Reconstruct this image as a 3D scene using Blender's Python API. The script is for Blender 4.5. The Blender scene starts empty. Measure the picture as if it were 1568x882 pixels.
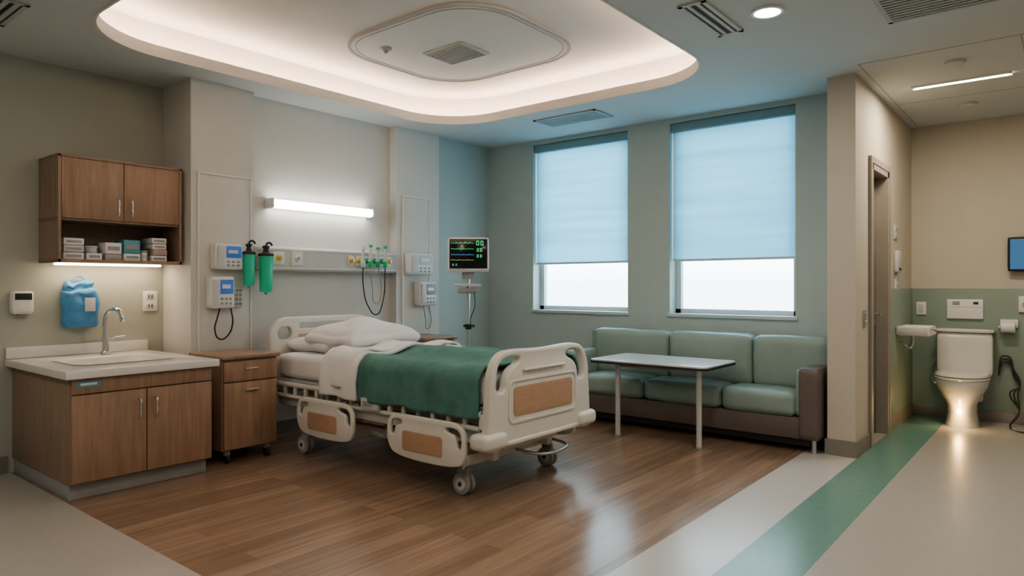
import bpy,bmesh,math,random
from mathutils import Vector,Matrix,noise
random.seed(3)
S=bpy.context.scene
PI=math.pi
try: S.view_settings.look='AgX - Medium High Contrast'
except Exception: pass
# ---------------------------------------------------------------- materials
def M(name,col,rough=.5,metal=0,var=.04,scale=6,bump=0,bscale=60,emit=0,ecol=None,coat=0,stretch=(1,1,1)):
    m=bpy.data.materials.new(name);m.use_nodes=True
    nt=m.node_tree;N=nt.nodes;L=nt.links;p=N['Principled BSDF']
    tc=N.new('ShaderNodeTexCoord');mp=N.new('ShaderNodeMapping');mp.inputs['Scale'].default_value=stretch
    L.new(tc.outputs['Object'],mp.inputs[0])
    nz=N.new('ShaderNodeTexNoise');nz.inputs['Scale'].default_value=scale;nz.inputs['Detail'].default_value=4
    L.new(mp.outputs[0],nz.inputs['Vector'])
    r=N.new('ShaderNodeValToRGB');r.color_ramp.elements[0].position=.3;r.color_ramp.elements[1].position=.7
    r.color_ramp.elements[0].color=[max(0,c*(1-var)) for c in col]+[1]
    r.color_ramp.elements[1].color=[min(1,c*(1+var)) for c in col]+[1]
    L.new(nz.outputs['Fac'],r.inputs[0]);L.new(r.outputs[0],p.inputs['Base Color'])
    p.inputs['Roughness'].default_value=rough;p.inputs['Metallic'].default_value=metal
    p.inputs['Coat Weight'].default_value=coat
    if bump:
        n2=N.new('ShaderNodeTexNoise');n2.inputs['Scale'].default_value=bscale;L.new(tc.outputs['Object'],n2.inputs['Vector'])
        b=N.new('ShaderNodeBump');b.inputs['Strength'].default_value=bump;b.inputs['Distance'].default_value=.01
        L.new(n2.outputs['Fac'],b.inputs['Height']);L.new(b.outputs[0],p.inputs['Normal'])
    if emit:
        p.inputs['Emission Color'].default_value=list(ecol or col)+[1];p.inputs['Emission Strength'].default_value=emit
    return m
def wood(name,c1,c2,rough=.4,axis='z'):
    m=bpy.data.materials.new(name);m.use_nodes=True
    nt=m.node_tree;N=nt.nodes;L=nt.links;p=N['Principled BSDF']
    tc=N.new('ShaderNodeTexCoord');mp=N.new('ShaderNodeMapping')
    mp.inputs['Scale'].default_value={'z':(14,14,1.1),'y':(14,1.1,14)}[axis]
    L.new(tc.outputs['Object'],mp.inputs[0])
    nz=N.new('ShaderNodeTexNoise');nz.inputs['Scale'].default_value=2.5;nz.inputs['Detail'].default_value=8;nz.inputs['Distortion'].default_value=.6
    L.new(mp.outputs[0],nz.inputs['Vector'])
    r=N.new('ShaderNodeValToRGB');r.color_ramp.elements[0].position=.3;r.color_ramp.elements[1].position=.72
    r.color_ramp.elements[0].color=list(c1)+[1];r.color_ramp.elements[1].color=list(c2)+[1]
    L.new(nz.outputs['Fac'],r.inputs[0]);L.new(r.outputs[0],p.inputs['Base Color'])
    p.inputs['Roughness'].default_value=rough
    return m
def plankfloor(name):
    m=bpy.data.materials.new(name);m.use_nodes=True
    nt=m.node_tree;N=nt.nodes;L=nt.links;p=N['Principled BSDF']
    g=N.new('ShaderNodeNewGeometry');mp=N.new('ShaderNodeMapping');mp.inputs['Rotation'].default_value=(0,0,PI/2)
    L.new(g.outputs['Position'],mp.inputs[0])
    b=N.new('ShaderNodeTexBrick');b.offset=.37;b.inputs['Scale'].default_value=1
    b.inputs['Brick Width'].default_value=1.3;b.inputs['Row Height'].default_value=.12
    b.inputs['Mortar Size'].default_value=.0012;b.inputs['Mortar Smooth'].default_value=.3;b.inputs['Bias'].default_value=0
    b.inputs['Color1'].default_value=(.262,.182,.130,1);b.inputs['Color2'].default_value=(.345,.248,.182,1);b.inputs['Mortar'].default_value=(.18,.12,.082,1)
    L.new(mp.outputs[0],b.inputs['Vector'])
    mp2=N.new('ShaderNodeMapping');mp2.inputs['Scale'].default_value=(16,.9,1);L.new(g.outputs['Position'],mp2.inputs[0])
    nz=N.new('ShaderNodeTexNoise');nz.inputs['Scale'].default_value=1.6;nz.inputs['Detail'].default_value=7;nz.inputs['Distortion'].default_value=.5
    L.new(mp2.outputs[0],nz.inputs['Vector'])
    r=N.new('ShaderNodeValToRGB');r.color_ramp.elements[0].position=.28;r.color_ramp.elements[1].position=.75
    r.color_ramp.elements[0].color=(.74,.71,.68,1);r.color_ramp.elements[1].color=(1.1,1.08,1.06,1)
    L.new(nz.outputs['Fac'],r.inputs[0])
    mx=N.new('ShaderNodeMix');mx.data_type='RGBA';mx.blend_type='MULTIPLY';mx.inputs[0].default_value=1
    L.new(b.outputs['Color'],mx.inputs[6]);L.new(r.outputs[0],mx.inputs[7]);L.new(mx.outputs[2],p.inputs['Base Color'])
    p.inputs['Roughness'].default_value=.24
    bp=N.new('ShaderNodeBump');bp.inputs['Strength'].default_value=.07;bp.inputs['Distance'].default_value=.002
    L.new(nz.outputs['Fac'],bp.inputs['Height']);L.new(bp.outputs[0],p.inputs['Normal'])
    return m
def emis(name,col,s):
    m=bpy.data.materials.new(name);m.use_nodes=True
    nt=m.node_tree;nt.nodes.clear()
    e=nt.nodes.new('ShaderNodeEmission');o=nt.nodes.new('ShaderNodeOutputMaterial')
    e.inputs[0].default_value=list(col)+[1];e.inputs[1].default_value=s;nt.links.new(e.outputs[0],o.inputs[0]);return m
def blindmat(name,col,tr):
    m=bpy.data.materials.new(name);m.use_nodes=True
    nt=m.node_tree;N=nt.nodes;L=nt.links;N.clear()
    o=N.new('ShaderNodeOutputMaterial');d=N.new('ShaderNodeBsdfDiffuse');t=N.new('ShaderNodeBsdfTranslucent');mx=N.new('ShaderNodeMixShader')
    g=N.new('ShaderNodeNewGeometry');mp=N.new('ShaderNodeMapping');mp.inputs['Scale'].default_value=(.6,1,9)
    nz=N.new('ShaderNodeTexNoise');nz.inputs['Scale'].default_value=1.2;nz.inputs['Detail'].default_value=3
    L.new(g.outputs['Position'],mp.inputs[0]);L.new(mp.outputs[0],nz.inputs['Vector'])
    r=N.new('ShaderNodeValToRGB');r.color_ramp.elements[0].position=.3;r.color_ramp.elements[1].position=.7
    r.color_ramp.elements[0].color=[c*.92 for c in tr]+[1];r.color_ramp.elements[1].color=[min(1,c*1.05) for c in tr]+[1]
    L.new(nz.outputs['Fac'],r.inputs[0]);L.new(r.outputs[0],t.inputs[0])
    d.inputs[0].default_value=list(col)+[1];mx.inputs[0].default_value=.7
    L.new(d.outputs[0],mx.inputs[1]);L.new(t.outputs[0],mx.inputs[2]);L.new(mx.outputs[0],o.inputs[0]);return m
def glass(name):
    m=bpy.data.materials.new(name);m.use_nodes=True
    nt=m.node_tree;N=nt.nodes;L=nt.links;N.clear()
    o=N.new('ShaderNodeOutputMaterial');t=N.new('ShaderNodeBsdfTransparent');g=N.new('ShaderNodeBsdfGlossy');mx=N.new('ShaderNodeMixShader')
    t.inputs[0].default_value=(.95,.97,.97,1);g.inputs['Roughness'].default_value=.02;mx.inputs[0].default_value=.06
    L.new(t.outputs[0],mx.inputs[1]);L.new(g.outputs[0],mx.inputs[2]);L.new(mx.outputs[0],o.inputs[0]);return m

wall_m=M('wall_paint',(.56,.55,.50),.75,var=.02,bump=.05,bscale=200)
wall_h=M('wall_paint_head',(.64,.645,.615),.7,var=.02)
wall_w=M('wall_paint_window',(.455,.55,.545),.75,var=.02)
wall_l=M('wall_paint_sage',(.43,.45,.40),.75,var=.02)
wall_b=M('wall_paint_bath',(.57,.53,.455),.7,var=.02)
wains=M('wainscot_green',(.27,.34,.285),.5,var=.02)
ceil_m=M('ceiling_paint',(.61,.64,.64),.85,var=.01)
tray_m=M('ceiling_tray_paint',(.71,.68,.64),.85,var=.01)
base_m=M('baseboard_vinyl',(.25,.23,.205),.5)
plank=plankfloor('floor_wood_planks')
fl_gray=M('floor_vinyl_gray',(.42,.40,.37),.27,var=.03,scale=30)
fl_white=M('floor_vinyl_light',(.53,.52,.495),.25,var=.03,scale=30)
fl_green=M('floor_vinyl_green',(.145,.28,.24),.26,var=.05,scale=20)
lam=wood('laminate_oak',(.285,.185,.128),(.39,.268,.192))
lam2=wood('laminate_oak_side',(.265,.185,.135),(.34,.245,.182))
white=M('white_plastic',(.78,.78,.77),.35,var=.01)
counter_m=M('counter_solid_surface',(.74,.73,.71),.2,var=.02,scale=40)
ivory=M('ivory_plastic',(.70,.69,.645),.38,var=.015)
tan=M('tan_laminate',(.48,.32,.22),.45,var=.06,stretch=(3,3,12))
grayp=M('gray_plastic',(.34,.35,.35),.45)
lgray=M('light_gray_plastic',(.56,.58,.57),.45)
dark=M('dark_rubber',(.03,.03,.032),.6)
steel=M('brushed_steel',(.62,.62,.62),.28,1,var=.03)
chrome=M('chrome',(.8,.8,.8),.12,1,var=.01)
linen=M('white_linen',(.80,.80,.81),.85,var=.02,bump=.12,bscale=90)
blank_m=M('teal_blanket',(.095,.225,.205),.95,var=.12,scale=12,bump=.4,bscale=160)
sofa_g=M('sage_leatherette',(.28,.375,.345),.42,var=.05,bump=.06,bscale=120)
sofa_b=M('brown_leatherette',(.155,.128,.115),.5,var=.05)
ttop=M('table_laminate',(.60,.62,.62),.25,var=.02)
bluebag=M('blue_fabric_bag',(.09,.30,.56),.6,var=.15,scale=20,bump=.4,bscale=30)
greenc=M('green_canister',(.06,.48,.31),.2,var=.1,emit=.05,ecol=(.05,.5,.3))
yellow=M('yellow_plastic',(.75,.55,.05),.4)
greenp=M('green_plastic',(.05,.42,.2),.4)
bluep=M('blue_label',(.05,.16,.5),.4,emit=.15,ecol=(.05,.2,.7))
screen=M('black_screen',(.008,.012,.016),.15,var=0)
porc=M('porcelain',(.73,.71,.67),.12,var=.01,coat=.3)
teal=M('teal_box',(.12,.36,.44),.5)
red=M('maroon_box',(.50,.36,.32),.5)
frame_m=M('window_frame_paint',(.58,.66,.68),.4,var=.01)
door_m=M('door_gray',(.21,.19,.165),.5)
dframe=M('door_frame_paint',(.36,.325,.285),.45)
seam=M('seam_gray',(.42,.42,.41),.8)
vent_d=M('vent_dark',(.06,.065,.07),.7)
vent_l=M('vent_paint',(.46,.50,.50),.6)
led=emis('led_warm',(1,.74,.56),40)
bar=emis('lamp_bar_emission',(1,.94,.86),11)
bathled=emis('bath_led',(1,.9,.76),20)
undl=emis('under_cabinet_led',(1,.76,.52),20)
downl=emis('downlight_emission',(1,.9,.78),14)
nightl=emis('night_light_emission',(1,.62,.22),26)
grn_e=emis('screen_green',(.05,1,.25),1.6);cya_e=emis('screen_cyan',(.2,.7,1),1.2);yel_e=emis('screen_yellow',(1,.85,.2),1.1)
scrb=emis('screen_blue',(.10,.22,.38),.8)
blind=blindmat('roller_blind_fabric',(.48,.65,.70),(.47,.70,.79))
blindh=M('blind_cassette_teal',(.20,.36,.41),.5)
glassm=glass('window_glass')
# ---------------------------------------------------------------- helpers
def grp(name,x,y,z=0):
    e=bpy.data.objects.new(name,None);e.empty_display_size=.1;e.location=(x,y,z);S.collection.objects.link(e);return e
def add(name,me,mat,par=None,ang=38):
    o=bpy.data.objects.new(name,me);S.collection.objects.link(o)
    me.materials.clear()
    for m in (mat if isinstance(mat,(list,tuple)) else [mat]): me.materials.append(m)
    if par is not None:
        me.transform(Matrix.Translation(-Vector(par.location)));o.parent=par
    if ang:
        for p in me.polygons:p.use_smooth=True
        try: me.set_sharp_from_angle(angle=math.radians(ang))
        except Exception: pass
    return o
def bm2me(bm,name):
    me=bpy.data.meshes.new(name);bmesh.ops.recalc_face_normals(bm,faces=bm.faces[:]);bm.to_mesh(me);bm.free();return me
def bxinto(bm,x0,x1,y0,y1,z0,z1,bev=0,seg=2):
    t=bmesh.new()
    bmesh.ops.create_cube(t,size=1,matrix=Matrix.Translation(((x0+x1)/2,(y0+y1)/2,(z0+z1)/2))@Matrix.Diagonal((abs(x1-x0),abs(y1-y0),abs(z1-z0),1)))
    if bev: bmesh.ops.bevel(t,geom=t.edges[:],offset=bev,segments=seg,affect='EDGES',profile=.5,clamp_overlap=True)
    me=bpy.data.meshes.new('t');t.to_mesh(me);t.free();bm.from_mesh(me);bpy.data.meshes.remove(me)
def box(name,x0,x1,y0,y1,z0,z1,mat,par=None,bev=.004,seg=2):
    bm=bmesh.new();bxinto(bm,x0,x1,y0,y1,z0,z1,bev,seg);return add(name,bm2me(bm,name),mat,par)
def boxes(name,lst,mat,par=None,bev=0):
    bm=bmesh.new()
    for b in lst:bxinto(bm,*b,bev=bev)
    return add(name,bm2me(bm,name),mat,par)
def rrect(x0,x1,y0,y1,r,n=8):
    pts=[]
    for cx,cy,a0 in((x1-r,y1-r,0),(x0+r,y1-r,PI/2),(x0+r,y0+r,PI),(x1-r,y0+r,1.5*PI)):
        for i in range(n+1):
            a=a0+i/n*PI/2;pts.append((cx+r*math.cos(a),cy+r*math.sin(a)))
    return pts
def c2m(c):
    o=bpy.data.objects.new('tmp',c);S.collection.objects.link(o)
    dg=bpy.context.evaluated_depsgraph_get();dg.update()
    me=bpy.data.meshes.new_from_object(o.evaluated_get(dg));bpy.data.objects.remove(o);return me
def prism(name,loops,plane,lo,hi,mat,par=None,bev=0,ang=38):
    c=bpy.data.curves.new('c','CURVE');c.dimensions='2D';c.fill_mode='BOTH'
    for lp in loops:
        s=c.splines.new('POLY');s.points.add(len(lp)-1)
        for i,p in enumerate(lp):s.points[i].co=(p[0],p[1],0,1)
        s.use_cyclic_u=True
    t=(hi-lo)/2
    if bev: c.bevel_depth=bev;c.bevel_resolution=2;c.offset=-bev;c.extrude=t-bev
    else: c.extrude=t
    me=c2m(c);m=(lo+hi)/2
    for v in me.vertices:
        a,b,z=v.co
        z+=m
        v.co={'XY':(a,b,z),'YZ':(z,a,b),'XZ':(a,z,b)}[plane]
    bm=bmesh.new();bm.from_mesh(me);bmesh.ops.remove_doubles(bm,verts=bm.verts,dist=1e-5);bpy.data.meshes.remove(me)
    return add(name,bm2me(bm,name),mat,par,ang)
def tube(name,pts,r,mat,par=None,cyc=False,kind='BEZIER',res=6):
    c=bpy.data.curves.new('c','CURVE');c.dimensions='3D';c.bevel_depth=r;c.bevel_resolution=3;c.resolution_u=res;c.use_fill_caps=True
    s=c.splines.new(kind)
    if kind=='BEZIER':
        s.bezier_points.add(len(pts)-1)
        for i,p in enumerate(pts):
            b=s.bezier_points[i];b.co=p;b.handle_left_type=b.handle_right_type='AUTO'
    else:
        s.points.add(len(pts)-1)
        for i,p in enumerate(pts):s.points[i].co=(*p,1)
    s.use_cyclic_u=cyc
    me=c2m(c);return add(name,me,mat,par,50)
def cyl(name,p0,p1,r,mat,par=None,r2=None,n=24,bev=0):
    p0=Vector(p0);p1=Vector(p1);d=p1-p0
    bm=bmesh.new();bmesh.ops.create_cone(bm,cap_ends=True,segments=n,radius1=r,radius2=r if r2 is None else r2,depth=d.length)
    if bev:
        es=[e for e in bm.edges if len(e.link_faces)==2 and any(len(f.verts)>4 for f in e.link_faces)]
        bmesh.ops.bevel(bm,geom=es,offset=bev,segments=2,affect='EDGES',profile=.5)
    bm.transform(Matrix.Translation((p0+p1)/2)@d.to_track_quat('Z','Y').to_matrix().to_4x4())
    return add(name,bm2me(bm,name),mat,par)
def lathe(name,prof,c,mat,par=None,n=28,sx=1,sy=1):
    return loft(name,[[(c[0]+r*sx*math.cos(2*PI*i/n),c[1]+r*sy*math.sin(2*PI*i/n),c[2]+z) for i in range(n)] for r,z in prof],mat,par)
def loft(name,loops,mat,par=None,cap0=True,cap1=True,ang=45):
    bm=bmesh.new();vs=[[bm.verts.new(p) for p in l] for l in loops];n=len(loops[0])
    for a,b in zip(vs,vs[1:]):
        for i in range(n):
            j=(i+1)%n
            bm.faces.new((a[i],a[j],b[j],b[i]))
    if cap0:bm.faces.new(vs[0][::-1])
    if cap1:bm.faces.new(vs[-1])
    return add(name,bm2me(bm,name),mat,par,ang)
def rbox(name,x0,x1,y0,y1,z0,z1,r,mat,par=None,puff=(0,0,0),n=14,pinch=0,nz=0,rot=0,nscale=4):
    bm=bmesh.new();bmesh.ops.create_cube(bm,size=2);bmesh.ops.subdivide_edges(bm,edges=bm.edges[:],cuts=n,use_grid_fill=True)
    h=Vector(((x1-x0)/2,(y1-y0)/2,(z1-z0)/2));c=Vector(((x0+x1)/2,(y0+y1)/2,(z0+z1)/2))
    for v in bm.verts:
        u=v.co.copy();p=Vector((u.x*h.x,u.y*h.y,u.z*h.z))
        q=Vector([max(-(h[i]-r),min(h[i]-r,p[i])) for i in range(3)]);d=p-q
        if d.length>1e-6:p=q+d.normalized()*r
        f=[1-u[i]**2 for i in range(3)]
        p.x+=math.copysign(1,u.x)*puff[0]*f[1]*f[2]*(abs(u.x)>.99)
        p.y+=math.copysign(1,u.y)*puff[1]*f[0]*f[2]*(abs(u.y)>.99)
        p.z+=math.copysign(1,u.z)*puff[2]*f[0]*f[1]*(abs(u.z)>.99)
        if pinch:
            e=max(abs(u.x),abs(u.y));p.z*=1-pinch*e**3
            k=1+.06*(abs(u.x*u.y))-.05*(f[0]*abs(u.y)**4+f[1]*abs(u.x)**4);p.x*=k;p.y*=k
        if nz:
            w=c+p;p+=Vector((0,0,1))*noise.noise(w*nscale)*nz+Vector((1,1,0))*noise.noise(w*nscale+Vector((9,3,1)))*nz*.4
        v.co=p
    bm.transform(Matrix.Translation(c)@Matrix.Rotation(rot,4,'Z'))
    return add(name,bm2me(bm,name),mat,par,80)
def arealight(name,loc,rot,sx,sy,power,col,par=None):
    l=bpy.data.lights.new(name,'AREA');l.shape='RECTANGLE';l.size=sx;l.size_y=sy;l.energy=power;l.color=col
    o=bpy.data.objects.new(name,l);S.collection.objects.link(o);o.rotation_euler=rot
    if par is not None:o.parent=par;o.location=Vector(loc)-Vector(par.location)
    else:o.location=loc
    return o
# ---------------------------------------------------------------- room shell
HW=-5.26;SW=-5.72;RX=-5.36;WY=6.1;H=2.9;PX=-1.26;BY=8.0
def floor():
    bm=bmesh.new();reg=[(-5.9,-1.62,-2.6,1.52,0),(-5.9,-1.62,1.52,6.25,1),(-1.62,-1.25,-2.6,6.25,2),(-1.62,-1.25,6.25,8.15,0),(-1.25,-.93,-2.6,8.15,3),(-.93,2.3,-2.6,8.15,0)]
    for x0,x1,y0,y1,mi in reg:
        k=len(bm.faces);bxinto(bm,x0,x1,y0,y1,-.1,0)
        bm.faces.ensure_lookup_table()
        for f in bm.faces[k:]:f.material_index=mi
    me=bm2me(bm,'floor');idx=[p.material_index for p in me.polygons]
    o=add('floor',me,[fl_gray,plank,fl_white,fl_green],None,0)
    for p,i in zip(me.polygons,idx):p.material_index=i
floor()
boxes('wall_left',[(-5.87,SW,-2.6,2.56,0,H)],wall_l)
boxes('wall_headboard',[(-5.87,RX,3.083,4.64,0,H)],wall_h)
boxes('wall_headboard_pier',[(-5.87,HW,2.56,3.083,0,H)],wall_h)
boxes('wall_headboard_pier.001',[(-5.87,HW,4.64,5.24,0,H)],wall_h)
boxes('wall_headboard_corner',[(-5.87,-5.30,5.24,WY+.2,0,H)],wall_w)
W1=(-4.645,-3.453);W2=(-2.996,-1.829);WZ0,WZ1=1.02,2.855
boxes('wall_window',[(-5.30,W1[0],WY,WY+.22,0,H),(W1[1],W2[0],WY,WY+.22,0,H),(W2[1],-1.46,WY,WY+.22,0,H),
  (W1[0],W1[1],WY,WY+.22,0,WZ0),(W2[0],W2[1],WY,WY+.22,0,WZ0),(W1[0],W1[1],WY,WY+.22,WZ1,H),(W2[0],W2[1],WY,WY+.22,WZ1,H)],wall_w)
DY0,DY1,DZ=6.13,6.79,2.29
boxes('wall_partition',[(-1.46,PX,5.66,DY0,0,H),(-1.46,PX,DY1,BY,0,H),(-1.46,PX,DY0,DY1,DZ,H),(-1.46,-1.38,DY0,DY1,0,DZ)],wall_b)
boxes('wall_bathroom',[(-1.46,2.3,BY,BY+.15,0,H)],wall_b)
boxes('wall_right',[(2.2,2.35,-2.6,BY,0,H)],wall_b)
boxes('wall_rear',[(-5.87,2.35,-2.75,-2.6,0,H)],wall_m)
box('trim_wainscot_bathroom',PX,2.2,BY-.012,BY,.1,1.27,wains,bev=.002)
box('trim_wainscot_partition',PX,PX+.012,6.9,BY-.012,.1,1.27,wains,bev=.002)
box('baseboard_bathroom',PX,2.2,BY-.02,BY,0,.1,base_m)
boxes('baseboard_partition',[(PX,PX+.015,5.66,DY0-.06,0,.12),(PX,PX+.015,DY1+.06,BY-.02,0,.12),(-1.475,PX+.015,5.645,5.66,0,.12)],base_m)
boxes('baseboard_left',[(SW,SW+.012,-2.6,1.5,0,.12)],base_m)
boxes('baseboard_headboard',[(HW,HW+.012,2.56,3.083,0,.12),(RX,RX+.012,3.083,4.64,0,.12),(HW,HW+.012,4.64,5.24,0,.12),(-5.30,-5.288,5.24,WY,0,.12)],base_m)
boxes('baseboard_window',[(-5.288,-1.46,WY-.012,WY,0,.12)],base_m)
# ceiling
TX0,TX1,TY0,TY1,TR=-4.98,-2.03,1.6,5.1,.6
def rr(o,n=16):return rrect(TX0-o,TX1+o,TY0-o,TY1+o,TR+o,n)
Lp=[(-5.87,-2.7),(2.35,-2.7),(2.35,8.15),(-1.46,8.15),(-1.46,6.32),(-5.87,6.32)]
prism('ceiling',[Lp,rr(0)[::-1]],'XY',H,H+.06,ceil_m)
prism('ceiling_cove_fascia',[rr(.0),rr(-.018)[::-1]],'XY',H-.002,H+.08,tray_m)
prism('ceiling_cove_wall',[rr(.24),rr(.18)[::-1]],'XY',H+.06,H+.3,tray_m)
prism('ceiling_tray',[rr(.24)],'XY',H+.3,H+.34,tray_m)
prism('cove_led_strip',[rr(.085),rr(.045)[::-1]],'XY',H+.061,H+.068,led)
tc=grp('ceiling_access_panel',-3.79,4.0,3.2)
prism('panel',[rrect(-4.56,-3.02,3.32,4.70,.42,12)],'XY',3.185,3.2,tray_m,tc)
prism('rim',[rrect(-4.585,-2.995,3.295,4.725,.445,12),rrect(-4.56,-3.02,3.32,4.70,.42,12)[::-1]],'XY',3.18,3.2,seam,tc)
prism('rim_inner',[rrect(-4.53,-3.05,3.35,4.67,.40,12),rrect(-4.522,-3.058,3.358,4.662,.392,12)[::-1]],'XY',3.182,3.19,seam,tc)
box('vent_plate',-4.08,-3.66,3.88,4.22,3.17,3.185,vent_l,tc)
boxes('vent_slats',[(-4.06,-3.68,3.9+i*.032,3.914+i*.032,3.163,3.171) for i in range(10)],seam,tc)
lathe('sprinkler',[(.001,0),(.05,0),(.045,-.015),(.02,-.02),(.015,-.04),(.001,-.04)],(-4.23,3.62,3.185),grayp,tc)
def vent(name,x0,x1,y0,y1,n,along,fm=vent_l):
    g=grp(name,(x0+x1)/2,(y0+y1)/2,H)
    boxes('frame',[(x0,x1,y0,y0+.025,H-.012,H),(x0,x1,y1-.025,y1,H-.012,H),(x0,x0+.025,y0,y1,H-.012,H),(x1-.025,x1,y0,y1,H-.012,H)],fm,g)
    box('back',x0+.02,x1-.02,y0+.02,y1-.02,H-.003,H,vent_d,g,0)
    l=[]
    for i in range(n):
        t=(i+.5)/n
        if along=='x':y=y0+.025+(y1-y0-.05)*t;w=(y1-y0-.05)/n*.25;l.append((x0+.02,x1-.02,y-w,y+w,H-.011,H-.002))
        else:x=x0+.025+(x1-x0-.05)*t;w=(x1-x0-.05)/n*.2;l.append((x-w,x+w,y0+.02,y1-.02,H-.011,H-.002))
    boxes('slats',l,fm,g)
vent('ceiling_vent',-4.05,-3.35,5.32,5.64,8,'x')
vent('linear_slot_diffuser',-1.75,-1.59,3.66,4.26,2,'y',ceil_m)
vent('ceiling_return_grille',-.86,-.15,4.15,4.7,12,'x')
vent('ceiling_vent.001',-5.1,-4.6,.95,1.32,6,'x')
def downlight_or_fill(x,y,r=.075,pw=14):
    g=grp('recessed_or_fill_downlight',x,y,H)
    lathe('trim_ring',[(r,-.001),(r*1.25,-.001),(r*1.22,-.012),(r,-.012),(r,-.001)],(x,y,H),white,g)
    cyl('lens',(x,y,H-.006),(x,y,H-.001),r,downl,g)
    arealight('lamp',(x,y,H-.02),(0,0,0),r*1.5,r*1.5,pw,(1,.89,.77),g)
downlight_or_fill(-1.375,4.06,.075,18)
downlight_or_fill(-1.6,.6,.075,19);downlight_or_fill(.6,2.2,.075,18);downlight_or_fill(-4.2,-.4,.075,18);downlight_or_fill(.6,5.2,.075,12);downlight_or_fill(-.6,-1.2,.075,16)  # out-of-view downlights, added as general ambient fill for the room
g=grp('bathroom_linear_light',-.67,6.38,H)
box('diffuser',-.98,-.36,6.35,6.41,H-.012,H-.002,bathled,g,.002)
boxes('housing',[(-1.0,-.34,6.33,6.35,H-.014,H),(-1.0,-.34,6.41,6.43,H-.014,H)],white,g)
arealight('lamp',(-.67,6.38,H-.03),(0,0,0),.6,.06,23,(1,.84,.64),g)
for x,y in((-.64,5.81),(-.70,7.22)):
    g=grp('smoke_detector',x,y,H);lathe('body',[(.001,0),(.07,0),(.065,-.02),(.04,-.03),(.001,-.03)],(x,y,H),lgray,g)
boxes('trim_ceiling_seams',[(-1.2,2.1,5.45,5.458,H-.002,H),(-1.2,2.1,6.9,6.908,H-.002,H),(-1.2,-1.192,5.45,7.95,H-.002,H),(-.25,-.242,5.45,7.95,H-.002,H)],seam)
def wpanel(name,y0,y1,z1):
    g=grp(name,HW,(y0+y1)/2,.13)
    box('panel',HW,HW+.012,y0,y1,.14,z1,wall_h,g,.003)
    boxes('edge',[(HW,HW+.018,y0-.012,y0,.13,z1+.012),(HW,HW+.018,y1,y1+.012,.13,z1+.012),(HW,HW+.018,y0,y1,z1,z1+.012)],white,g)
wpanel('wall_access_panel',2.62,3.045,2.17);wpanel('wall_access_panel.001',4.72,5.08,2.2)
# ---------------------------------------------------------------- windows
for i,(a,b) in enumerate((W1,W2)):
    g=grp('window_%d'%(i+1),(a+b)/2,WY+.15,WZ0)
    y0,y1=WY+.13,WY+.19;t=.055
    boxes('frame',[(a,a+t,y0,y1,WZ0,WZ1),(b-t,b,y0,y1,WZ0,WZ1),(a,b,y0,y1,WZ0,WZ0+t),(a,b,y0,y1,WZ1-t,WZ1)],frame_m,g,.003)
    box('pane',a+t,b-t,WY+.155,WY+.161,WZ0+t,WZ1-t,glassm,g,0)
    box('sill',a-.02,b+.02,WY-.02,WY+.13,WZ0-.02,WZ0+.012,frame_m,g,.004)
    g=grp('roller_blind'+('.001' if i else ''),(a+b)/2,WY+.06,WZ1)
    box('cassette',a+.004,b-.004,WY+.015,WY+.10,WZ1-.085,WZ1-.002,blindh,g,.01)
    box('fabric',a+.012,b-.012,WY+.052,WY+.054,1.545,WZ1-.08,blind,g,0)
    cyl('bottom_bar',(a+.012,WY+.053,1.54),(b-.012,WY+.053,1.54),.011,frame_m,g)
# door
g=grp('door_1',-1.34,6.46,0)
box('slab',-1.375,-1.335,DY0+.045,DY1-.045,.01,DZ-.05,door_m,g)
boxes('frame',[(-1.38,PX+.02,DY0,DY0+.05,0,DZ),(-1.38,PX+.02,DY1-.05,DY1,0,DZ),(-1.38,PX+.02,DY0,DY1,DZ-.05,DZ),
  (PX,PX+.025,DY0-.05,DY0,0,DZ+.05),(PX,PX+.025,DY1,DY1+.05,0,DZ+.05),(PX,PX+.025,DY0,DY1,DZ,DZ+.05)],dframe,g)
box('lock_plate',-1.335,-1.328,DY1-.13,DY1-.07,.95,1.15,steel,g)
tube('lever',[(-1.33,DY1-.1,1.05),(-1.28,DY1-.1,1.05),(-1.275,DY1-.13,1.05),(-1.275,DY1-.22,1.05)],.01,chrome,g)
# ---------------------------------------------------------------- sink cabinet
g=grp('sink_vanity_cabinet',-5.1,1.95,0)
X0,X1,Y0,Y1=SW,-4.62,1.53,2.40
box('carcass',X0+.002,X1-.02,Y0,Y1,.1,.74,lam2,g)
box('toe_kick',X0+.002,X1-.07,Y0+.01,Y1-.01,0,.1,grayp,g)
box('drawer_front',X1-.02,X1,Y0+.005,Y1-.005,.645,.735,lam,g,.003)
ym=(Y0+Y1)/2
box('door_a',X1-.02,X1,Y0+.005,ym-.003,.11,.638,lam,g,.003)
box('door_b',X1-.02,X1,ym+.003,Y1-.005,.11,.638,lam,g,.003)
for s in(-1,1):
    y=ym+s*.05;tube('handle',[(X1,y,.46),(X1+.03,y,.465),(X1+.035,y,.52),(X1+.03,y,.575),(X1,y,.58)],.007,chrome,g)
box('label',X1,X1+.003,Y0+.03,Y0+.16,.685,.72,teal,g,0);box('label_text',X1+.003,X1+.004,Y0+.05,Y0+.14,.697,.71,white,g,0)
ct=[(X0+.002,Y0-.04),(X1+.04,Y0-.04),(X1+.04,Y1+.03),(X0+.002,Y1+.03)]
bx0,bx1,by0,by1=-5.42,-4.86,1.66,2.28
prism('countertop',[ct,rrect(bx0,bx1,by0,by1,.12)[::-1]],'XY',.74,.79,counter_m,g,.006)
def rl(o,z,r=.12):return[(p[0],p[1],z) for p in rrect(bx0+o,bx1-o,by0+o,by1-o,max(.03,r-o*.3),8)]
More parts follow.
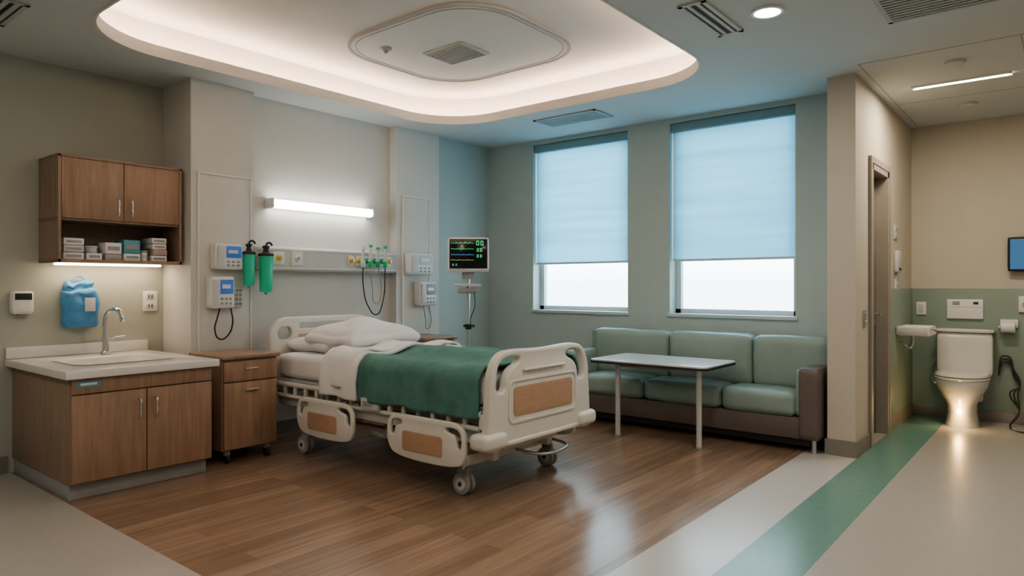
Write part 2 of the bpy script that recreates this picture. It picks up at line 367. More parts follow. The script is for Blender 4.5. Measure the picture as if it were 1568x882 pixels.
loft('basin',[rl(-.012,.793),rl(.004,.793),rl(.02,.78),rl(.04,.70),rl(.08,.665),rl(.16,.66)],white,g,cap0=False)
cyl('drain',(-5.15,1.97,.661),(-5.15,1.97,.665),.03,chrome,g)
box('trim_backsplash',X0+.002,X0+.025,Y0-.04,Y1+.03,.791,.87,counter_m,None,.004)
g=grp('faucet',-5.54,2.06,.794)
lathe('base',[(.001,0),(.038,0),(.036,.012),(.025,.02),(.022,.13),(.001,.13)],(-5.54,2.06,.794),chrome,g)
tube('spout',[(-5.54,2.06,.9),(-5.54,2.06,1.04),(-5.53,2.07,1.09),(-5.47,2.09,1.125),(-5.40,2.11,1.10),(-5.38,2.115,1.03)],.016,chrome,g)
tube('lever',[(-5.54,2.06,.89),(-5.52,2.12,.91),(-5.5,2.18,.92)],.009,chrome,g)
# upper cabinet
g=grp('wall_cabinet',-5.53,2.11,1.46)
x0,x1,y0,y1,z0,z1=SW+.002,-5.34,1.69,2.53,1.46,2.20
boxes('carcass',[(x0,x1-.02,y0,y0+.02,z0,z1),(x0,x1-.02,y1-.02,y1,z0,z1),(x0,x1-.02,y0,y1,z1-.02,z1),(x0,x1-.02,y0,y1,z0,z0+.02),(x0,x1-.02,y0,y1,1.75,1.77),(x0,x0+.01,y0,y1,z0,z1)],lam2,g)
boxes('face_frame',[(x1-.02,x1,y0,y0+.02,z0,z1),(x1-.02,x1,y1-.02,y1,z0,z1),(x1-.02,x1,y0,y1,z1-.018,z1),(x1-.02,x1,y0,y1,z0,z0+.022)],lam2,g,.002)
ym=(y0+y1)/2
box('door_a',x1-.02,x1+.002,y0+.022,ym-.002,1.765,z1-.02,lam,g,.003);box('door_b',x1-.02,x1+.002,ym+.002,y1-.022,1.765,z1-.02,lam,g,.003)
for s in(-1,1):
    y=ym+s*.045;tube('handle',[(x1,y,1.80),(x1+.03,y,1.805),(x1+.034,y,1.86),(x1+.03,y,1.915),(x1,y,1.92)],.007,chrome,g)
box('under_light',x0+.1,x0+.16,y0+.06,y1-.06,z0-.014,z0-.001,undl,g,.003)
g=grp('medical_supply_boxes',-5.5,2.1,1.48)
random.seed(5)
def sbox(ya,yb,z,h,m,xo=0):
    box('box',-5.58+xo,-5.39+xo,ya,yb,z,z+h-.002,m,g,.005)
    box('box_label',-5.39+xo,-5.3895+xo,ya+.015,yb-.015,z+h*.3,z+h*.65,grayp,g,0)
def sjar(y,z,r,h,m,lm,xo=0):
    cyl('jar',(-5.44+xo,y,z),(-5.44+xo,y,z+h*.8),r,m,g,bev=.004);cyl('jar_lid',(-5.44+xo,y,z+h*.8),(-5.44+xo,y,z+h),r*1.06,lm,g,bev=.003);cyl('jar_band',(-5.44+xo,y,z+h*.25),(-5.44+xo,y,z+h*.6),r*1.01,lgray,g)
zb=1.482
for i in range(3):sbox(1.73+random.uniform(0,.01),1.865,zb+i*.05,.05,[white,lgray,white][i],random.uniform(-.01,.01))
sbox(1.885,1.985,zb,.05,white);sjar(1.935,zb+.05,.04,.05,lgray,white,-.02)
sbox(2.005,2.115,zb,.045,red);sbox(2.005,2.115,zb+.045,.085,white)
sbox(2.13,2.245,zb,.055,white);sbox(2.13,2.245,zb+.055,.10,teal)
sjar(2.28,zb,.025,.08,white,grayp,.02)
for i in range(4):sbox(2.325+random.uniform(0,.012),2.44,zb+i*.045,.045,[white,red,white,white][i],random.uniform(-.012,.012))
# dispenser / bag / outlet on left wall
g=grp('soap_dispenser',SW+.04,1.575,1.18)
rbox('body',SW,SW+.085,1.51,1.64,1.1,1.26,.018,white,g,n=6);box('window',SW+.084,SW+.088,1.525,1.625,1.2,1.245,dark,g,.001);box('spout',SW+.02,SW+.06,1.55,1.6,1.09,1.105,grayp,g)
g=grp('blue_drawstring_bag',SW+.07,1.93,1.15)
rbox('bag_body',SW+.005,SW+.12,1.815,2.045,1.0,1.27,.03,bluebag,g,puff=(.01,.0,.0),nz=.03,nscale=12,n=22)
rbox('bag_top',SW+.02,SW+.10,1.83,2.02,1.22,1.325,.025,bluebag,g,nz=.03,nscale=20,n=18)
tube('bag_loop',[(SW+.06,1.88,1.31),(SW+.05,1.90,1.355),(SW+.04,1.94,1.365),(SW+.05,1.97,1.34),(SW+.06,1.98,1.3)],.007,bluebag,g)
box('bag_tag',SW+.134,SW+.138,1.94,2.01,1.11,1.21,white,g,.001)
def outlet(name,c,ax,w=.09,h=.15,col=white):
    x,y,z=c;g=grp(name,x,y,z)
    if ax=='x':
        box('plate',x,x+.012,y-w/2,y+w/2,z-h/2,z+h/2,col,g,.004)
        boxes('sockets',[(x+.012,x+.016,y-w*.28,y+w*.28,z+s*h*.24-h*.14,z+s*h*.24+h*.14) for s in(-1,1)],lgray,g,.002)
        boxes('slots',[(x+.016,x+.0165,y+d-.004,y+d+.004,z+s*h*.24-.012,z+s*h*.24+.012) for s in(-1,1) for d in(-.012,.012)],dark,g)
    else:
        box('plate',x-w/2,x+w/2,y-.012,y+.012,z-h/2,z+h/2,col,g,.004)
        box('rocker',x-w*.25,x+w*.25,y-.016,y-.012,z-h*.3,z+h*.3,lgray,g,.002)
outlet('wall_outlet',(SW,2.452,1.175),'x',.11,.16)
# ---------------------------------------------------------------- bedside cabinets
def nightstand(name,x0,x1,y0,y1,z1):
    g=grp(name,(x0+x1)/2,(y0+y1)/2,0)
    box('carcass',x0,x1-.02,y0,y1,.1,z1-.03,lam2,g)
    box('top',x0-.01,x1+.015,y0-.015,y1+.015,z1-.03,z1,lam2,g,.01)
    box('drawer_front',x1-.02,x1,y0+.01,y1-.01,z1-.19,z1-.045,lam,g,.003)
    box('door_front',x1-.02,x1,y0+.01,y1-.01,.11,z1-.2,lam,g,.003)
    ym=(y0+y1)/2
    for z in(z1-.10,z1-.255):tube('handle',[(x1,ym-.05,z),(x1+.022,ym-.045,z),(x1+.026,ym,z),(x1+.022,ym+.045,z),(x1,ym+.05,z)],.006,chrome,g)
    for x in(x0+.06,x1-.06):
        for y in(y0+.06,y1-.06):
            cyl('caster',(x,y-.014,.035),(x,y+.014,.035),.035,dark,g,bev=.006);box('caster_fork',x-.015,x+.015,y-.02,y+.02,.06,.1,grayp,g)
nightstand('bedside_cabinet',-5.2,-4.72,2.53,2.97,.79)
nightstand('bedside_cabinet.001',-5.22,-4.76,4.56,4.98,.80)
# ---------------------------------------------------------------- wall services
g=grp('headwall_light',RX+.07,3.8,2.0)
loft('diffuser',[[(RX+.07+.045*math.cos(a)*s,y,2.0+.04*math.sin(a)*s) for a in[2*PI*i/20 for i in range(20)]] for y,s in((3.27,.7),(3.275,1),(4.34,1),(4.345,.7))],bar,g)
box('backplate',RX+.001,RX+.03,3.25,4.36,1.968,2.042,white,g,.008)
for y in(3.255,4.345):rbox('end_cap',RX+.001,RX+.118,y-.015,y+.015,1.957,2.043,.012,white,g,n=4)
g=grp('medical_gas_rail',RX+.06,3.85,1.42)
rbox('housing',RX+.001,RX+.12,3.09,4.632,1.42,1.63,.02,lgray,g,n=8)
boxes('rail_lines',[(RX+.12,RX+.128,3.1,4.62,1.60,1.612),(RX+.12,RX+.128,3.1,4.62,1.44,1.452)],white,g,.002)
FX=RX+.12
def valve(y,m):
    box('valve_plate',FX,FX+.01,y-.035,y+.035,1.485,1.58,white,g,.004)
    cyl('valve_ring',(FX+.008,y,1.535),(FX+.03,y,1.535),.026,m,g,bev=.004)
    cyl('valve_nozzle',(FX+.03,y,1.535),(FX+.055,y,1.535),.012,steel,g)
valve(3.30,yellow);valve(3.48,white)
for y,m in((4.06,yellow),(4.15,yellow),(4.24,greenp),(4.33,greenp),(4.42,greenp),(4.51,yellow)):valve(y,m)
box('red_mark',FX+.001,FX+.014,3.465,3.495,1.505,1.525,yellow,g)
box('plate_cream',FX,FX+.012,3.245,3.355,1.475,1.59,white,g,.004);box('plate_beige',FX,FX+.009,3.42,3.54,1.47,1.60,ivory,g,.004)
for y,hh in((4.15,.0),(4.24,.02),(4.33,.0),(4.42,.015)):
    cyl('flowmeter_base',(FX+.07,y,1.47),(FX+.07,y,1.53),.022,greenp if y>4.2 else lgray,g,bev=.004)
    cyl('flowmeter_stem',(FX+.07,y,1.53),(FX+.07,y,1.64+hh),.013,lgray,g);cyl('flowmeter_cap',(FX+.07,y,1.64+hh),(FX+.07,y,1.665+hh),.019,greenp if y>4.2 else white,g)
    cyl('flowmeter_arm',(FX+.05,y,1.535),(FX+.07,y,1.535),.014,lgray,g)
tube('hose_a',[(FX+.07,4.15,1.48),(FX+.06,4.16,1.3),(FX+.06,4.22,1.1),(FX+.06,4.32,1.02),(FX+.06,4.39,1.12),(FX+.07,4.42,1.48)],.0055,dark,g)
tube('hose_b',[(FX+.07,4.24,1.48),(FX+.055,4.27,1.3),(FX+.05,4.33,1.12),(FX+.05,4.38,1.2),(FX+.07,4.33,1.48)],.004,grayp,g)
def canister(x,y,zb,zt,r,bx):
    g=grp('suction_canister',x,y,zb)
    lathe('jar',[(.001,0),(r*.8,0),(r*.9,.02),(r,zt-zb-.04),(r,zt-zb),(.001,zt-zb)],(x,y,zb),greenc,g)
    lathe('lid',[(.001,0),(r*1.12,0),(r*1.12,.018),(r*.5,.03),(r*.35,.06),(r*.5,.065),(r*.5,.085),(.001,.09)],(x,y,zt),dark,g)
    tube('elbow',[(x,y,zt+.08),(x,y+.01,zt+.105),(x+.01,y+.03,zt+.11),(x+.01,y+.05,zt+.09)],.008,dark,g)
    cyl('drain_tip',(x,y,zb-.02),(x,y,zb),.012,greenc,g)
    box('bracket',bx,x,y-.012,y+.012,zt-.03,zt-.01,steel,g)
canister(HW+.10,2.985,1.30,1.55,.047,HW+.001);canister(HW+.12,3.125,1.245,1.54,.056,FX+.01)
def pump(name,y0,y1,z0,z1,lcd=bluep):
    g=grp(name,HW+.06,(y0+y1)/2,z0);x=HW+.012
    rbox('housing',x,x+.1,y0,y1,z0,z1,.015,white,g,n=6)
    w=y1-y0;h=z1-z0
    box('display',x+.1,x+.104,y0+w*.38,y1-w*.08,z0+h*.45,z1-h*.1,lcd,g,.001)
    box('display_readout',x+.104,x+.1045,y0+w*.45,y1-w*.2,z0+h*.62,z0+h*.75,white,g,0)
    boxes('keys',[(x+.1,x+.105,y0+w*(.4+.18*i),y0+w*(.5+.18*i),z0+h*(.12+.14*j),z0+h*(.2+.14*j)) for i in range(3) for j in range(2)],grayp,g,.001)
    box('side_module',x+.1,x+.112,y0+w*.06,y0+w*.3,z0+h*.1,z1-h*.1,lgray,g,.004)
    return g
pump('infusion_pump',2.70,2.93,1.425,1.63)
g=pump('infusion_pump.001',2.665,2.86,1.12,1.37)
x=HW+.1
tube('cable',[(x,2.83,1.12),(x+.01,2.84,1.0),(x,2.80,.9),(x,2.74,.88),(x,2.70,.95),(x,2.72,1.05),(x,2.74,1.12)],.006,dark,g)
g=grp('wall_keypad',HW+.03,2.92,1.13)
box('body',HW+.012,HW+.04,2.872,2.965,1.125,1.29,lgray,g,.006)
boxes('buttons',[(HW+.04,HW+.046,2.885+i*.026,2.903+i*.026,1.14+j*.036,1.163+j*.036) for i in range(3) for j in range(4)],grayp,g,.001)
pump('vital_signs_module',4.73,5.05,1.41,1.63,lgray)
g=pump('wall_telephone',4.86,5.10,1.09,1.34,grayp)
tube('cord',[(HW+.1,4.92,1.09),(HW+.12,4.93,.95),(HW+.1,4.97,.85),(HW+.1,5.02,.9),(HW+.1,5.0,1.09)],.005,grayp,g)
# ---------------------------------------------------------------- monitor on stand
cx,cy=-4.48,4.86
g=grp('patient_monitor_stand',cx,cy,0)
for i in range(5):
    a=2*PI*i/5+.3;ex,ey=cx+.27*math.cos(a),cy+.27*math.sin(a)
    tube('base_leg',[(cx,cy,.1),(ex,ey,.075)],.014,grayp,g,kind='POLY');cyl('caster',(ex-.01,ey,.03),(ex+.01,ey,.03),.03,dark,g)
cyl('hub',(cx,cy,.07),(cx,cy,.13),.04,grayp,g);cyl('pole',(cx,cy,.1),(cx,cy,1.40),.014,steel,g)
cyl('clamp',(cx,cy,.88),(cx,cy,.93),.03,dark,g);box('clamp_block',cx-.04,cx+.06,cy-.03,cy+.03,.9,.925,dark,g)
f=Vector((cx*-1,-cy,0)).normalized();rt=Vector((-f.y,f.x,0))
Rm=Matrix(((rt.x,f.x,0,0),(rt.y,f.y,0,0),(0,0,1,0),(0,0,0,1)))
def loc(o):
    me=o.data;me.transform(Rm);o.parent=g
    bm=bmesh.new();bm.from_mesh(me);bmesh.ops.recalc_face_normals(bm,faces=bm.faces[:]);bm.to_mesh(me);bm.free()
loc(rbox('monitor_housing',-.195,.195,.02,.09,1.425,1.755,.02,white,n=6))
loc(box('screen',-.178,.178,.088,.092,1.46,1.738,screen,bev=.001))
def wave(z,amp,m,k,x0=-.165,x1=.05):
    pts=[]
    for i in range(60):
        t=i/59;ph=(t*k)%1;v=(1 if .1<ph<.16 else -.4 if .16<=ph<.22 else .25*math.sin(ph*6) if ph>.4 else 0)
        pts.append((x0+(x1-x0)*t,.0935,z+amp*v))
    loc(tube('waveform',pts,.001,m,kind='POLY'))
wave(1.70,.014,grn_e,5);wave(1.645,.01,grn_e,4);wave(1.59,.008,cya_e,4);wave(1.54,.006,yel_e,3)
def seg(x,z,s,m):
    loc(boxes('digits',[(x,x+s*.12,.092,.0945,z,z+s),(x+s*.5,x+s*.62,.092,.0945,z,z+s),(x,x+s*.6,.092,.0945,z+s*.9,z+s),(x,x+s*.6,.092,.0945,z,z+s*.1)],m))
for a,b,s,m in((.075,1.68,.04,grn_e),(.115,1.68,.04,grn_e),(.08,1.62,.03,grn_e),(.11,1.62,.03,grn_e),(.08,1.565,.025,grn_e),(.11,1.565,.025,grn_e),(-.15,1.485,.018,cya_e),(-.12,1.485,.018,cya_e)):seg(a,b,s,m)
loc(box('bracket',-.06,.06,-.03,.03,1.36,1.44,grayp));loc(box('tray',-.13,.12,-.06,.1,1.29,1.315,lgray,bev=.006));loc(box('tray_module',-.1,.08,-.04,.08,1.225,1.28,grayp,bev=.01))
loc(tube('cable',[(.05,.03,1.28),(.06,.05,1.1),(.02,.04,.98),(.02,.03,.92)],.004,dark))
# ---------------------------------------------------------------- hospital bed
g=grp('hospital_bed',-3.85,3.585,0)
YA,YB,YC=3.06,4.11,3.585
hb=rrect(YA,YB,.42,1.04,.17,10)
prism('headboard',[hb,rrect(YA+.07,YA+.2,.86,.96,.045,6)[::-1],rrect(YB-.2,YB-.07,.86,.96,.045,6)[::-1],rrect(YA+.27,YB-.27,.945,.985,.018,4)[::-1]],'YZ',-5.03,-4.97,ivory,g,.014)
box('headboard_panel',-4.972,-4.962,YA+.26,YB-.26,.62,.9,tan,g,.006)
def smooth_out(pts,it=3):
    for _ in range(it):
        q=[]
        for i in range(len(pts)):
            a=Vector(pts[i]);b=Vector(pts[(i+1)%len(pts)]);q+= [tuple(a*.75+b*.25),tuple(a*.25+b*.75)]
        pts=q
    return pts
fb=smooth_out([(3.03,.30),(3.03,.36),(3.05,.60),(3.065,.80),(3.15,.90),(3.30,.91),(3.50,.90),(3.67,.90),(3.87,.91),(4.02,.90),(4.105,.80),(4.12,.60),(4.14,.36),(4.14,.30),(3.9,.33),(3.27,.33)],3)
hl=smooth_out([(3.105,.66),(3.115,.79),(3.17,.865),(3.33,.87),(3.34,.83),(3.24,.79),(3.20,.74),(3.195,.66)],2)
hr=[(7.17-a,b) for a,b in hl]
prism('footboard',[fb,hl[::-1],hr[::-1]],'YZ',-2.70,-2.64,ivory,g,.014)
prism('footboard_panel',[rrect(3.27,3.9,.50,.68,.03)],'YZ',-2.642,-2.634,tan,g,.002)
prism('footboard_rib',[rrect(3.22,3.95,.455,.725,.05),rrect(3.235,3.935,.47,.71,.045)[::-1]],'YZ',-2.645,-2.633,ivory,g,.002)
box('footboard_ledge',-2.645,-2.62,3.36,3.81,.77,.785,ivory,g,.007)
for y0,y1 in((2.985,3.20),(3.97,4.185)):rbox('bumper',-2.76,-2.61,y0,y1,.325,.425,.035,ivory,g,n=8)
rbox('bumper_bar',-2.73,-2.63,3.15,4.02,.325,.36,.015,ivory,g,n=6)
for y0,y1 in((3.0,3.12),(4.05,4.17)):rbox('head_bumper',-5.1,-4.93,y0,y1,.42,.52,.03,ivory,g,n=6)
box('deck',-4.96,-2.70,3.11,4.06,.525,.565,lgray,g,.01)
rbox('mattress',-4.94,-2.73,3.10,4.07,.565,.765,.05,linen,g,puff=(0,.01,.01),n=20)
for y in(3.072,4.098):
    tube('side_rail_top',[(-4.96,y,.53),(-2.72,y,.53)],.02,ivory,g,kind='POLY')
    tube('side_rail_low',[(-4.93,y,.44),(-2.74,y,.44)],.017,ivory,g,kind='POLY')
    boxes('rail_posts',[(-4.93+i*.137,-4.90+i*.137,y-.012,y+.012,.44,.53) for i in range(17)],ivory,g,.004)
    box('rail_beam',-4.9,-2.75,y-.04 if y>3.5 else y+.02,y-.02 if y>3.5 else y+.04,.36,.43,lgray,g,.004)
box('rail_control',-3.80,-3.62,3.025,3.06,.45,.53,lgray,g,.008);box('rail_control_display',-3.77,-3.68,3.021,3.026,.475,.51,grayp,g,.001)
boxes('chassis',[(-4.75,-2.8,3.27,3.33,.20,.27),(-4.75,-2.8,3.84,3.90,.20,.27),(-4.68,-4.6,3.15,4.03,.17,.24),(-3.0,-2.92,3.15,4.03,.17,.24),(-3.9,-3.82,3.3,3.87,.2,.26)],ivory,g,.008)
boxes('upper_frame',[(-4.8,-2.85,3.25,3.30,.42,.5),(-4.8,-2.85,3.87,3.92,.42,.5),(-4.4,-4.34,3.1,4.07,.43,.52),(-3.3,-3.24,3.1,4.07,.43,.52)],lgray,g,.006)
for xx in(-4.35,-3.2):
    for y in(3.34,3.83):
        tube('lift_arm',[(xx-.18,y,.25),(xx+.12,y,.45)],.022,steel,g,kind='POLY')
    box('lift_column',xx-.07,xx+.07,3.5,3.67,.24,.5,lgray,g,.01)
rbox('motor_housing',-4.05,-3.75,3.42,3.72,.27,.42,.03,grayp,g,n=5)
cyl('actuator',(-3.75,3.56,.33),(-3.2,3.56,.42),.028,steel,g)
box('battery_box',-3.75,-3.5,3.3,3.45,.28,.4,lgray,g,.01)
tube('cable',[(-3.9,3.3,.35),(-3.7,3.27,.3),(-3.5,3.28,.38),(-3.3,3.3,.33),(-3.1,3.4,.4)],.008,dark,g)
tube('foot_pedal_bar',[(-2.85,3.55,.22),(-2.72,3.6,.2),(-2.68,3.7,.19),(-2.68,3.85,.19),(-2.72,3.95,.2),(-2.85,3.95,.22)],.010,steel,g)
box('foot_frame',-2.9,-2.74,3.3,3.87,.27,.33,lgray,g,.01)
def caster(x,y,r=.068):
    for s in(-1,1):
        yy=y+s*.022
        cyl('caster_tire',(x,yy-.013,r),(x,yy+.013,r),r,grayp,g,bev=.007,n=32)
        cyl('caster_hub',(x,yy+s*.010,r),(x,yy+s*.017,r),r*.62,lgray,g,bev=.003);cyl('caster_axle',(x,yy,r),(x,yy+s*.021,r),r*.2,dark,g)
    rbox('caster_fork',x-.045,x+.045,y-.014,y+.014,r*.7,r*2+.035,.012,grayp,g,n=4)
    cyl('caster_stem',(x,y,r*2+.02),(x,y,.2),.018,steel,g)
for xx in(-4.62,-2.94):
    for yy in(3.15,4.03):caster(xx,yy)
def guard(xa,xb,ysign,holes):
    if ysign<0:lo,hi=2.985,3.015
    else:lo,hi=4.155,4.185
    L=xb-xa
    out=smooth_out([(xa,.28),(xa,.42),(xa+.06,.475),(xa+.2,.475),(xb-.2,.475),(xb-.06,.475),(xb,.42),(xb,.27),(xb-.06,.195),(xa+.08,.195)],3)
    hs=[]
    if 'l' in holes:hs.append(smooth_out([(xa+.035,.34),(xa+.035,.41),(xa+.07,.44),(xa+.15,.44),(xa+.14,.41),(xa+.08,.40),(xa+.07,.34)],2)[::-1])
    if 'r' in holes:hs.append(smooth_out([(xb-.035,.32),(xb-.035,.41),(xb-.07,.44),(xb-.17,.44),(xb-.16,.41),(xb-.08,.40),(xb-.07,.32)],2))
    prism('side_guard',[out]+hs,'XZ',lo,hi,ivory,g,.009)
    fy=(lo-.004,lo+.004) if ysign<0 else(hi-.004,hi+.004)
    prism('guard_panel',[rrect(xa+L*.22,xb-L*.27,.25,.375,.02)],'XZ',fy[0],fy[1],tan,g,.001)
    for xx in(xa+L*.3,xb-L*.3):
        yy=3.06 if ysign<0 else 4.11
        box('guard_link',xx-.02,xx+.02,min(yy,hi if ysign<0 else lo),max(yy,hi if ysign<0 else lo),.38,.46,grayp,g,.006)
guard(-4.50,-3.83,-1,'lr');guard(-3.48,-2.78,-1,'lr');guard(-4.50,-3.83,1,'lr');guard(-3.48,-2.78,1,'lr')
def drape(name,x0,x1,hw,zt,dn,df,mat,nx=70,ny=90,amp=.02,hump=0,seed=0,slant=0,thick=.012,ripple=1.0):
    bm=bmesh.new();r=.08;rows=[]
    smin=-(hw+dn);smax=hw+df
    for i in range(nx+1):
        row=[];tx=i/nx
        for j in range(ny+1):
            s=smin+(smax-smin)*j/ny;x=x0+(x1-x0)*tx
            x+=slant*(s/hw)*(1-tx)
            x+=(1-tx)*.03*noise.noise(Vector((s*3,seed,1)))
            a=abs(s)-(hw-r);sg=1 if s>0 else -1
            if a<0:y=s;z=zt;side=0
            elif a<r*PI/2:
                t=a/r;y=sg*(hw-r+r*math.sin(t));z=zt-r+r*math.cos(t);side=t/(PI/2)*.3
            else:
                y=sg*hw;z=zt-r-(a-r*PI/2);side=min(1,.3+(a-r*PI/2)/.15)
            q=Vector((x*2.2+seed,s*2.2,seed*.7))
            n1=noise.noise(q);n2=noise.noise(q*3+Vector((3,7,1)))
            rd=1-abs(noise.noise(Vector((x*2.6+s*2.2+seed,s*1.6-x*.7,seed))))*2.2
            top=max(0,1-side/.3)
            z+=top*(amp*(n1+n2*.35)+amp*.8*max(0,rd)**3+hump*max(0,math.cos(s/hw*1.5))*(.6+.4*math.cos(s/hw*7)))
            y+=sg*side*(.012+amp*.6*ripple*(math.sin(x*17+seed)+.6*math.sin(x*31+1+seed)+n2))
            if side>0: z+=side*amp*1.2*noise.noise(Vector((x*4+seed,0,3)))
            row.append(bm.verts.new((x,YC+y,z)))
        rows.append(row)
    for a,b in zip(rows,rows[1:]):
        for j in range(ny):bm.faces.new((a[j],a[j+1],b[j+1],b[j]))
    o=add(name,bm2me(bm,name),mat,g,180)
    m=o.modifiers.new('s','SOLIDIFY');m.thickness=thick;m.offset=1
    return o
drape('blanket',-3.94,-2.735,.53,.785,.25,.22,blank_m,hump=.045,amp=.022,seed=1)
drape('folded_sheet',-4.16,-3.84,.54,.79,.25,.2,linen,nx=40,amp=.018,hump=.04,seed=4,slant=.06,thick=.026)
drape('folded_sheet_edge',-4.10,-3.88,.545,.815,.20,.15,linen,nx=34,amp=.018,hump=.035,seed=7,slant=.05,thick=.018)
rbox('pillow_under',-4.93,-4.46,3.2,3.90,.755,.88,.055,linen,g,puff=(0,0,.025),pinch=.45,nz=.02,n=20)
rbox('pillow',-4.72,-4.16,3.20,3.96,.79,.96,.08,linen,g,puff=(0,0,.08),pinch=.4,nz=.03,n=26,rot=.08)
# ---------------------------------------------------------------- sofa
g=grp('three_seat_sofa',-2.67,5.8,0)
SX0,SX1,SY0,SY1=-3.84,-1.49,5.55,6.07
box('base',SX0+.02,SX1-.02,SY0+.02,SY1,.10,.27,sofa_b,g,.015)
box('base_plinth',SX0+.08,SX1-.08,SY0+.06,SY1-.03,.045,.1,dark,g)
box('back_frame',SX0+.03,SX1-.02,SY1-.08,SY1,.27,.85,sofa_g,g,.02)
for x in(SX0+.08,SX1-.05):
    for y in(SY0+.05,SY1-.07):cyl('leg',(x,y,0),(x,y,.11),.02,steel,g)
rbox('arm_right',SX1-.16,SX1,SY0,SY1-.1,.10,.66,.03,sofa_b,g,n=10)
rbox('arm_right_inner',SX1-.185,SX1-.15,SY0+.03,SY1-.1,.28,.64,.015,sofa_g,g,n=6)
rbox('arm_left',SX0,SX0+.17,SY0,SY1-.1,.10,.67,.03,sofa_g,g,n=10)
e=[SX0+.17,-3.0,-2.27,SX1-.175]
e2=[SX0+.13,-2.90,-2.12,SX1-.01]
for i in range(3):
    a,b=e[i],e[i+1]
    rbox('seat_cushion_%d'%(i+1),a+.004,b-.004,SY0,SY1-.1,.27,.455,.05,sofa_g,g,puff=(0,.008,.018),n=14,nz=.008,nscale=5)
    a,b=e2[i],e2[i+1]
    rbox('back_cushion_%d'%(i+1),a+.003,b-.003,SY1-.21,SY1-.02,.44,.875,.05,sofa_g,g,puff=(0,.022,.006),n=14,nz=.008,nscale=5)
# ---------------------------------------------------------------- table
g=grp('side_table',-2.71,5.3,0)
prism('top',[rrect(-3.24,-2.18,5.04,5.70,.06)],'XY',.648,.668,ttop,g,.004)
prism('edge_band',[rrect(-3.243,-2.177,5.037,5.703,.062),rrect(-3.2,-2.22,5.08,5.66,.03)[::-1]],'XY',.636,.655,dark,g)
for x in(-3.04,-2.30):
    cyl('leg',(x,5.2,.012),(x,5.2,.64),.022,lgray,g);cyl('foot',(x,5.2,0),(x,5.2,.015),.026,grayp,g)
box('apron',-3.04,-2.30,5.19,5.21,.60,.636,grayp,g)
# ---------------------------------------------------------------- bathroom
TXc=-.79
g=grp('toilet',TXc,7.7,0)
def ell(cy,a,b,z,n=36,flat=0):
    pts=[]
    for i in range(n):
        t=2*PI*i/n;s=math.sin(t);c=math.cos(t)
        pts.append((TXc+a*math.copysign(abs(c)**.85,c),cy+b*(s if s<0 else math.copysign(abs(s)**.6,s)),z))
    return pts
loft('bowl',[ell(7.66,.135,.24,0),ell(7.66,.13,.235,.03),ell(7.67,.115,.21,.12),ell(7.66,.12,.21,.2),ell(7.64,.165,.24,.29),ell(7.63,.205,.265,.37),ell(7.63,.215,.275,.42),ell(7.63,.21,.27,.435)],porc,g)
loft('seat',[ell(7.63,.215,.28,.437),ell(7.63,.222,.287,.445),ell(7.63,.22,.285,.458)],porc,g)
loft('lid',[ell(7.63,.212,.275,.462),ell(7.63,.218,.282,.468),ell(7.63,.21,.272,.485),ell(7.63,.15,.2,.492)],porc,g)
rbox('tank',TXc-.225,TXc+.225,7.80,7.98,.44,.85,.03,porc,g,n=8)
rbox('tank_lid',TXc-.235,TXc+.235,7.785,7.985,.85,.885,.012,porc,g,n=6)
box('tank_neck',TXc-.15,TXc+.15,7.78,7.95,.2,.45,porc,g,.03)
tube('hose',[(TXc-.2,7.9,.3),(TXc-.27,7.93,.36),(TXc-.28,7.96,.5),(TXc-.22,7.95,.62)],.006,steel,g)
g=grp('toilet_night_light',TXc,7.43,.13)
lathe('bulb',[(.001,-.022),(.015,-.018),(.022,0),(.015,.018),(.001,.022)],(TXc,7.435,.15),nightl,g,n=16)
l=bpy.data.lights.new('lamp','POINT');l.energy=2.0;l.color=(1,.60,.24);l.shadow_soft_size=.03
o=bpy.data.objects.new('lamp',l);S.collection.objects.link(o);o.parent=g;o.location=(0,-.06,.02)
g=grp('flush_panel',-.80,BY-.03,1.07)
box('plate',-.95,-.65,BY-.042,BY,.975,1.165,white,g,.01);box('slot',-.9,-.84,BY-.046,BY-.042,1.11,1.145,grayp,g);box('button',-.73,-.69,BY-.05,BY-.042,1.12,1.14,dark,g,.002)
boxes('seams',[(-.94,-.66,BY-.044,BY-.042,1.09,1.093)],lgray,g)
outlet('light_switch',(-1.17,BY-.012,1.07),'y',.085,.13)
g=grp('toilet_paper_holder',-.45,BY-.06,.92)
box('bracket',-.52,-.38,BY-.04,BY,.9,.98,white,g,.01);cyl('roll',(-.51,BY-.09,.91),(-.40,BY-.09,.91),.05,white,g,bev=.005);cyl('core',(-.515,BY-.09,.91),(-.395,BY-.09,.91),.02,grayp,g);box('arm',-.53,-.515,BY-.1,BY-.03,.9,.92,white,g)
g=grp('wall_monitor',-.28,BY-.08,1.6)
rbox('housing',-.46,-.05,BY-.09,BY-.05,1.43,1.75,.012,dark,g,n=5);box('display',-.44,-.07,BY-.093,BY-.089,1.45,1.73,scrb,g,.001);box('mount',-.32,-.2,BY-.05,BY,1.54,1.64,grayp,g)
g=grp('nurse_call_unit',-.33,BY-.03,1.1)
box('plate',-.38,-.28,BY-.04,BY,1.05,1.2,white,g,.008);box('button',-.35,-.31,BY-.046,BY-.04,1.1,1.14,red,g,.004)
g=grp('power_cable',-.4,7.9,.3)
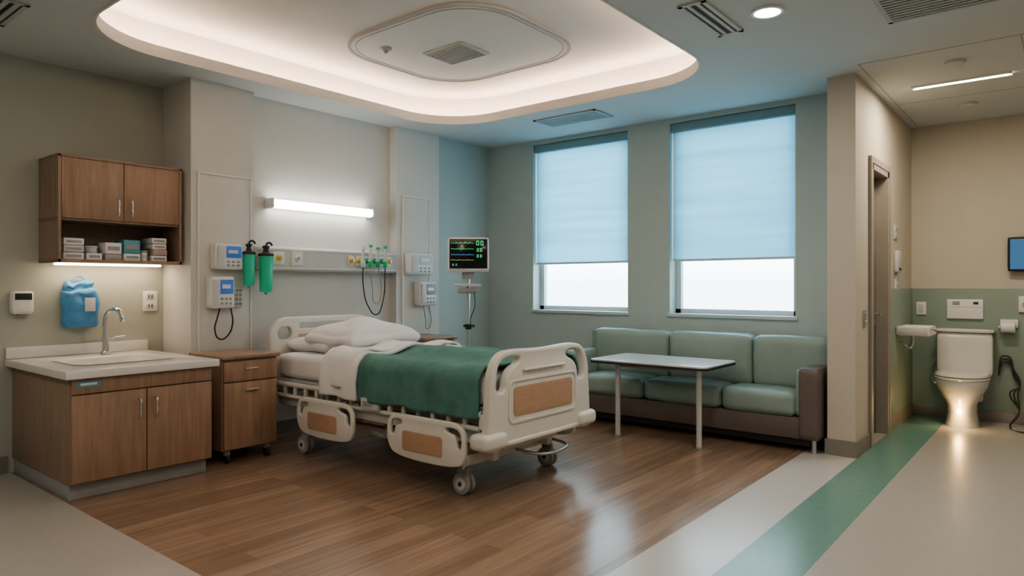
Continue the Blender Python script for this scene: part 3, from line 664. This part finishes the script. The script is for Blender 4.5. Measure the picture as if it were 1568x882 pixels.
for k in range(3):
    d=k*.03
    tube('cable',[(TXc+.26,7.93,.45+d),(TXc+.31,7.95,.58+d),(TXc+.38,7.95,.5-d),(TXc+.42,7.94,.36),(TXc+.35+d,7.9,.3),(TXc+.42,7.88,.14),(TXc+.36,7.72,.012),(TXc+.50,7.5,.01),(TXc+.75,7.46,.01)],.007,dark,g)
g=grp('wall_hung_basin',PX+.15,7.3,.85)
sx0,sx1,sy0,sy1=PX+.013,-.97,7.1,7.5
def sl(o,z):return[(p[0],p[1],z) for p in rrect(sx0+(o if o>0 else 0),sx1-o,sy0+o,sy1-o,.03,6)]
loft('bowl',[sl(.03,.84),sl(.008,.845),sl(0,.855),sl(0,.92),sl(.01,.925),sl(.02,.915),sl(.05,.87),sl(.1,.865)],porc,g)
tube('trap',[(PX+.12,7.3,.84),(PX+.12,7.3,.76),(PX+.09,7.3,.72),(PX+.05,7.3,.75),(PX+.012,7.3,.76)],.012,steel,g)
outlet('thermostat',(PX,7.16,1.79),'x',.13,.13,lgray)
g=grp('paper_towel_dispenser',PX+.03,7.2,1.5)
box('body',PX,PX+.04,7.1,7.25,1.42,1.62,lgray,g,.012);box('slot',PX+.038,PX+.042,7.12,7.23,1.44,1.46,dark,g)
outlet('wall_outlet.001',(PX+.0,7.2,1.33),'x',.12,.13)
outlet('light_switch.001',(PX,5.93,1.04),'x',.08,.13,steel)
# ---------------------------------------------------------------- world / camera
w=bpy.data.worlds.new('World');S.world=w;w.use_nodes=True
nt=w.node_tree;N=nt.nodes;L=nt.links;bg=N['Background']
tc=N.new('ShaderNodeTexCoord');sp=N.new('ShaderNodeSeparateXYZ');r=N.new('ShaderNodeValToRGB')
L.new(tc.outputs['Generated'],sp.inputs[0]);L.new(sp.outputs[2],r.inputs[0])
e=r.color_ramp.elements;e[0].position=.0;e[0].color=(.62,.70,.74,1);e[1].position=.03;e[1].color=(.80,.91,.97,1)
x=e.new(.6);x.color=(.60,.83,1,1)
L.new(r.outputs[0],bg.inputs[0]);bg.inputs[1].default_value=7.6
cam=bpy.data.cameras.new('camera');co=bpy.data.objects.new('camera',cam);S.collection.objects.link(co)
co.location=(0,0,1.3);co.rotation_euler=(PI/2,0,math.radians(39.05));cam.sensor_width=36;cam.lens=24.22;cam.shift_y=-.00255;cam.clip_start=.05
S.camera=co
